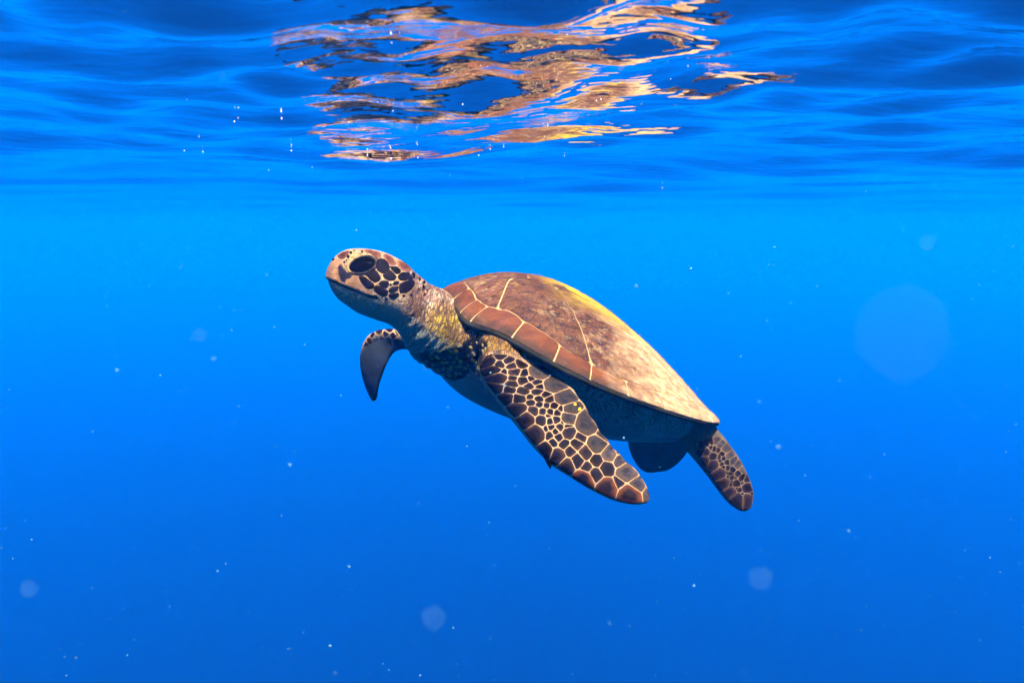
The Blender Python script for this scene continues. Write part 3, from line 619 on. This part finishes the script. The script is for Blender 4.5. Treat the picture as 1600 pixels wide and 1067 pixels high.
def plate(name, poly, mat, h=.0016, gap=.0010, n=48, rings=(1., .985, .95, .85, .7, .5, .25)):
    p = np.asarray(poly, float)*L
    if area(p) < 0: p = p[::-1]
    q = [tuple(v) for v in p]; m = len(p); c0 = p.mean(0)
    # inset by the seam
    res = resample(p, n); c = res.mean(0)
    nxt, prv = np.roll(res, -1, 0), np.roll(res, 1, 0); t = nxt-prv; nn = np.stack([-t[:, 1], t[:, 0]], -1); nn /= np.linalg.norm(nn, axis=1)[:, None]
    res = soften(res+nn*gap, 1, .5)
    V = []; rim = []; prof = {1.: 0., .985: .6, .95: .9}
    for f in rings:
        for v in c+(res-c)*f: V.append((v[0], v[1], dome(v[0], v[1])+h*prof.get(f, 1.)+ .0012*(1-f)**.5)); rim.append(f)
    V.append((c[0], c[1], dome(*c)+h+.0012)); rim.append(0); F = []; k_ = len(rings)
    for r in range(k_-1):
        for i in range(n): j = (i+1) % n; F.append((r*n+i, r*n+j, (r+1)*n+j, (r+1)*n+i))
    for i in range(n): F.append(((k_-1)*n+i, (k_-1)*n+(i+1) % n, k_*n))
    V = np.array(V); me = mesh(name, V, F, mat)
    me.attributes.new('rim', 'FLOAT', 'POINT').data.foreach_set('value', np.array(rim, np.float32))
    ar = c*.62+p[np.argmin(p[:, 0]*.8+np.abs(p[:, 1]))]*.38+np.array([-.012, 0]); dv = V[:, :2]-ar; d0 = c-ar; an_ = np.arctan2(d0[0]*dv[:, 1]-d0[1]*dv[:, 0], dv@d0)
    me.attributes.new('ray', 'FLOAT', 'POINT').data.foreach_set('value', an_.astype(np.float32)); me.attributes.new('reach', 'FLOAT', 'POINT').data.foreach_set('value', np.hypot(*dv.T).astype(np.float32))
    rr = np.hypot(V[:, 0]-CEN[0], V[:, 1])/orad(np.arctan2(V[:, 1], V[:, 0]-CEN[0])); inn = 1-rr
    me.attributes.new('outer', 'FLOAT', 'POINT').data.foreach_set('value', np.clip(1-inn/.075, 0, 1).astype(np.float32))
    return link_obj(name, me, car)
KN = [(.466, .0), (.463, .066), (.450, .130), (.429, .170), (.350, .258), (.255, .318), (.163, .346), (.057, .358), (-.05, .350), (-.15, .322), (-.24, .274), (-.32, .205), (-.39, .122), (-.435, .045)]
def rimpt(p, f=.997):
    a = math.atan2(p[1]*L, p[0]*L-CEN[0]); r = float(orad(np.array([a]))[0])*f/L; return (CEN[0]/L+r*math.cos(a), r*math.sin(a))
def arc(p, q, m=6):
    a0 = math.atan2(p[1], p[0]-CEN[0]/L); a1 = math.atan2(q[1], q[0]-CEN[0]/L); o = []
    for t in np.linspace(0, 1, m): a = a0+(a1-a0)*t; r = float(orad(np.array([a]))[0])*1.009/L; o.append((CEN[0]/L+r*math.cos(a), r*math.sin(a)))
    return o
flipy = lambda poly: [(x_, -y_) for x_, y_ in poly]
nu = [(.463, .066)]+arc((.463, .066), (.463, -.066))+[(.463, -.066)]
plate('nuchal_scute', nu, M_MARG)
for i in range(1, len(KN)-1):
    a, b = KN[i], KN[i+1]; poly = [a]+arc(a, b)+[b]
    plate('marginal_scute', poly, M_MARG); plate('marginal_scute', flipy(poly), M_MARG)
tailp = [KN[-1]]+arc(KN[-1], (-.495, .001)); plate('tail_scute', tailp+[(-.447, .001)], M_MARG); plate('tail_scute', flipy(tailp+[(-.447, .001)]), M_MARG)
C1 = [(.463, .066), (.450, .130), (.429, .170), (.409, .190), (.372, .075), (.36, .06)]
C2 = [(.409, .190), (.350, .258), (.255, .318), (.163, .346), (.182, .289), (.207, .220), (.23, .170), (.25, .105), (.31, .05), (.36, .06), (.372, .075)]
C3 = [(.163, .346), (.057, .358), (-.05, .350), (-.075, .343), (-.045, .23), (0, .10), (.13, .06), (.25, .105), (.23, .170), (.207, .220), (.182, .289)]
C4 = [(-.075, .343), (-.15, .322), (-.24, .274), (-.32, .205), (-.30, .13), (-.27, .05), (-.22, .075), (-.11, .055), (0, .10), (-.045, .23)]
for p in (C1, C2, C3, C4): plate('costal_scute', p, M_COST, n=64); plate('costal_scute', flipy(p), M_COST, n=64)
sym = lambda l: l+[(x_, -y_) for x_, y_ in l[::-1]]
for p in (sym([(.463, .066), (.36, .06), (.31, .05)]), sym([(.31, .05), (.25, .105), (.13, .06)]), sym([(.13, .06), (0, .10), (-.11, .055)]), sym([(-.11, .055), (-.22, .075), (-.27, .05)]), sym([(-.27, .05), (-.30, .13), (-.32, .205), (-.39, .122), (-.435, .045), (-.447, .001)])):
    plate('vertebral_scute', p, M_COST, n=56)
# lower shell; the belly's shade is darkened into its colour
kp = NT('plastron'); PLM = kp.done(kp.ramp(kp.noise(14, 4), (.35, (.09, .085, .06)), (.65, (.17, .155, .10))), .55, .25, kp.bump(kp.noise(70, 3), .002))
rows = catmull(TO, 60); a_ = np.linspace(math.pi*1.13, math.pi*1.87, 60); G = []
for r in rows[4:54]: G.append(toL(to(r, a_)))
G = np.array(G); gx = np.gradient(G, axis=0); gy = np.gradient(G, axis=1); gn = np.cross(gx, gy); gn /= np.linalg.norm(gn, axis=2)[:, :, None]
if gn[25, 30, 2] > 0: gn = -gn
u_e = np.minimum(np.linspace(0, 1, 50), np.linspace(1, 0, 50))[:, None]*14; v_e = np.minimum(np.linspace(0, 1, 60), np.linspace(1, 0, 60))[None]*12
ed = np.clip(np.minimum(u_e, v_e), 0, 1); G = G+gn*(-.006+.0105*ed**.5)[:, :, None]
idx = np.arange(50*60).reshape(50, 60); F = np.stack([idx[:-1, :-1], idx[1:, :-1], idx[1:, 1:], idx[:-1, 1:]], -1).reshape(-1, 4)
o = link_obj('plastron', mesh('plastron', G.reshape(-1, 3), F, PLM), turtle); o['label'] = 'smooth lower shell with its shade darkened into the colour'
# ---------------- fine algae on the ridge of the shell ----------------
rs = random.Random(4)
ka = NT('algae'); ALG = ka.done(ka.ramp(ka.noise(40, 2), (.4, (.10, .075, .03)), (.7, (.30, .22, .08))), .8, .05)
V, F = [], []
for i in range(900):
    x0 = rs.uniform(-.46, .30)*L; y0 = rs.gauss(0, .10)*L
    a = math.atan2(y0, x0-CEN[0])
    if math.hypot(x0-CEN[0], y0) > .93*float(orad(np.array([a]))[0]): continue
    z0 = float(dome(np.array(x0), np.array(y0)))+.0018
    h = rs.uniform(.0015, .0055)*(.6+rs.random()); w_ = .00022
    d = Vector((rs.gauss(-.8, .5), rs.gauss(0, .5), rs.uniform(.5, 1.1))).normalized(); sd = d.cross(Vector((rs.gauss(0, 1), rs.gauss(0, 1), .3))).normalized()*w_; s2_ = d.cross(sd).normalized()*w_
    b = Vector((x0, y0, z0)); k0 = len(V); tip = b+d*h+Vector((-h*.4, 0, 0))
    V += [b+sd, b-sd*.5+s2_, b-sd*.5-s2_, tip]; F += [(k0, k0+1, k0+3), (k0+1, k0+2, k0+3), (k0+2, k0, k0+3)]
o = link_obj('algae_fuzz', mesh('algae_fuzz', [tuple(v) for v in V], F, ALG), car); o['kind'] = 'stuff'

# ---------------- air bubbles under the surface ----------------
ico_v = []; g_ = (1+5**.5)/2
for a, b in ((-1, g_), (1, g_), (-1, -g_), (1, -g_)): ico_v += [(a, b, 0)]
for a, b in ((-1, g_), (1, g_), (-1, -g_), (1, -g_)): ico_v += [(0, a, b)]
for a, b in ((g_, -1), (g_, 1), (-g_, -1), (-g_, 1)): ico_v += [(a, 0, b)]
ico_f = [(0,11,5),(0,5,1),(0,1,7),(0,7,10),(0,10,11),(1,5,9),(5,11,4),(11,10,2),(10,7,6),(7,1,8),(3,9,4),(3,4,2),(3,2,6),(3,6,8),(3,8,9),(4,9,5),(2,4,11),(6,2,10),(8,6,7),(9,8,1)]
ico = np.array(ico_v)/math.hypot(1, g_)
bw = NT('air_bubble'); BUB = bw.done((.85, .88, .9), .15, .5)
bme = mesh('bubble', ico, ico_f, BUB)
WB = BVHTree.FromPolygons([tuple(v) for v in me_water_near[0]], me_water_near[1])
bub = [(292, 156), (366, 191), (372, 185), (440, 186), (311, 214), (288, 236), (317, 238), (455, 236), (420, 266), (488, 262), (590, 160), (597, 159), (614, 174), (545, 192), (574, 243), (611, 249), (653, 247), (748, 243), (766, 234), (787, 230), (723, 164), (612, 68), (624, 52), (635, 115), (594, 124), (751, 103), (761, 105), (886, 55), (950, 30), (932, 158), (939, 156), (1075, 104), (1048, 124), (837, 229), (882, 244), (816, 278), (1035, 294), (703, 274), (856, 197), (851, 214)]
for i, (px, py) in enumerate(bub):
    d = Vector(P(px, py, 1.)-CAM).normalized(); l, n, j, dist = WB.ray_cast(Vector(CAM), d)
    if l is None or dist > 3: dist = 1.5
    o = link_obj('bubble', bme); r = rs.uniform(.45, 1.05)*dist/FPX; o.location = Vector(CAM)+d*(dist-r*2.5)
    o.scale = (r, r, r*.9); o.rotation_euler = (rs.random()*6, rs.random()*6, 0)
    o['label'] = 'tiny bright air bubble just under the rippled surface'; o['category'] = 'bubble'; o['group'] = 'air bubbles under the surface'
# ---------------- drifting specks ----------------
ks = NT('speck'); SPK = ks.done((.12, .32, .38), .8, .1)
V, F = [], []; tet = np.array([(1, 1, 1), (-1, -1, 1), (-1, 1, -1), (1, -1, -1)])/3**.5; oct_ = np.array([(1, 0, 0), (-1, 0, 0), (0, 1, 0), (0, -1, 0), (0, 0, 1), (0, 0, -1)]); of = np.array([(0, 2, 4), (2, 1, 4), (1, 3, 4), (3, 0, 4), (2, 0, 5), (1, 2, 5), (3, 1, 5), (0, 3, 5)])
rg = np.random.RandomState(8); n_s = 0
while n_s < 15000:
    p = np.array([rg.uniform(-2.6, 2.6), rg.uniform(-1.2, 4.2), rg.uniform(-2.4, -.06)]) if n_s < 10000 else CAM+np.array([rg.uniform(-1.1, 1.1), rg.uniform(-.9, 1.2), rg.uniform(-1., -.02)]); dist = np.linalg.norm(p-CAM)
    if dist < .18: continue
    q = toL(p)
    if abs(q[0]) < .33 and abs(q[1]) < .25 and -.2 < q[2] < .13: continue
    if p[2] > -.055: continue
    s_ = (.55 if dist < 1.1 else 1)*(.00045+.0010*rg.rand()**3.5)*(1.7 if rg.rand() < .06 else 1)
    m = rg.normal(size=(3, 3)); m, _ = np.linalg.qr(m)
    V.append(p+(oct_*np.array([1, .7, .5+.8*rg.rand()])*s_)@m.T); F.append(of+6*n_s); n_s += 1
for px, py, d, s_ in ((q[0], q[1], q[2]*.73, q[3]*1.0) for q in ((1410, 525, .0207, .00015), (677, 965, .08, .0002), (1188, 903, .077, .00019), (45, 920, .105, .0002), (1449, 380, .11, .00017), (312, 525, .13, .0002), (995, 560, .12, .0001))):
    q_ = sum(len(v) for v in V); V.append(P(px, py, d)+ico*s_); F.append(np.array(ico_f)+q_)
o = link_obj('drifting_specks', mesh('drifting_specks', np.vstack(V), np.vstack(F), SPK)); o['kind'] = 'stuff'; o['label'] = 'pale specks drifting in the blue water'
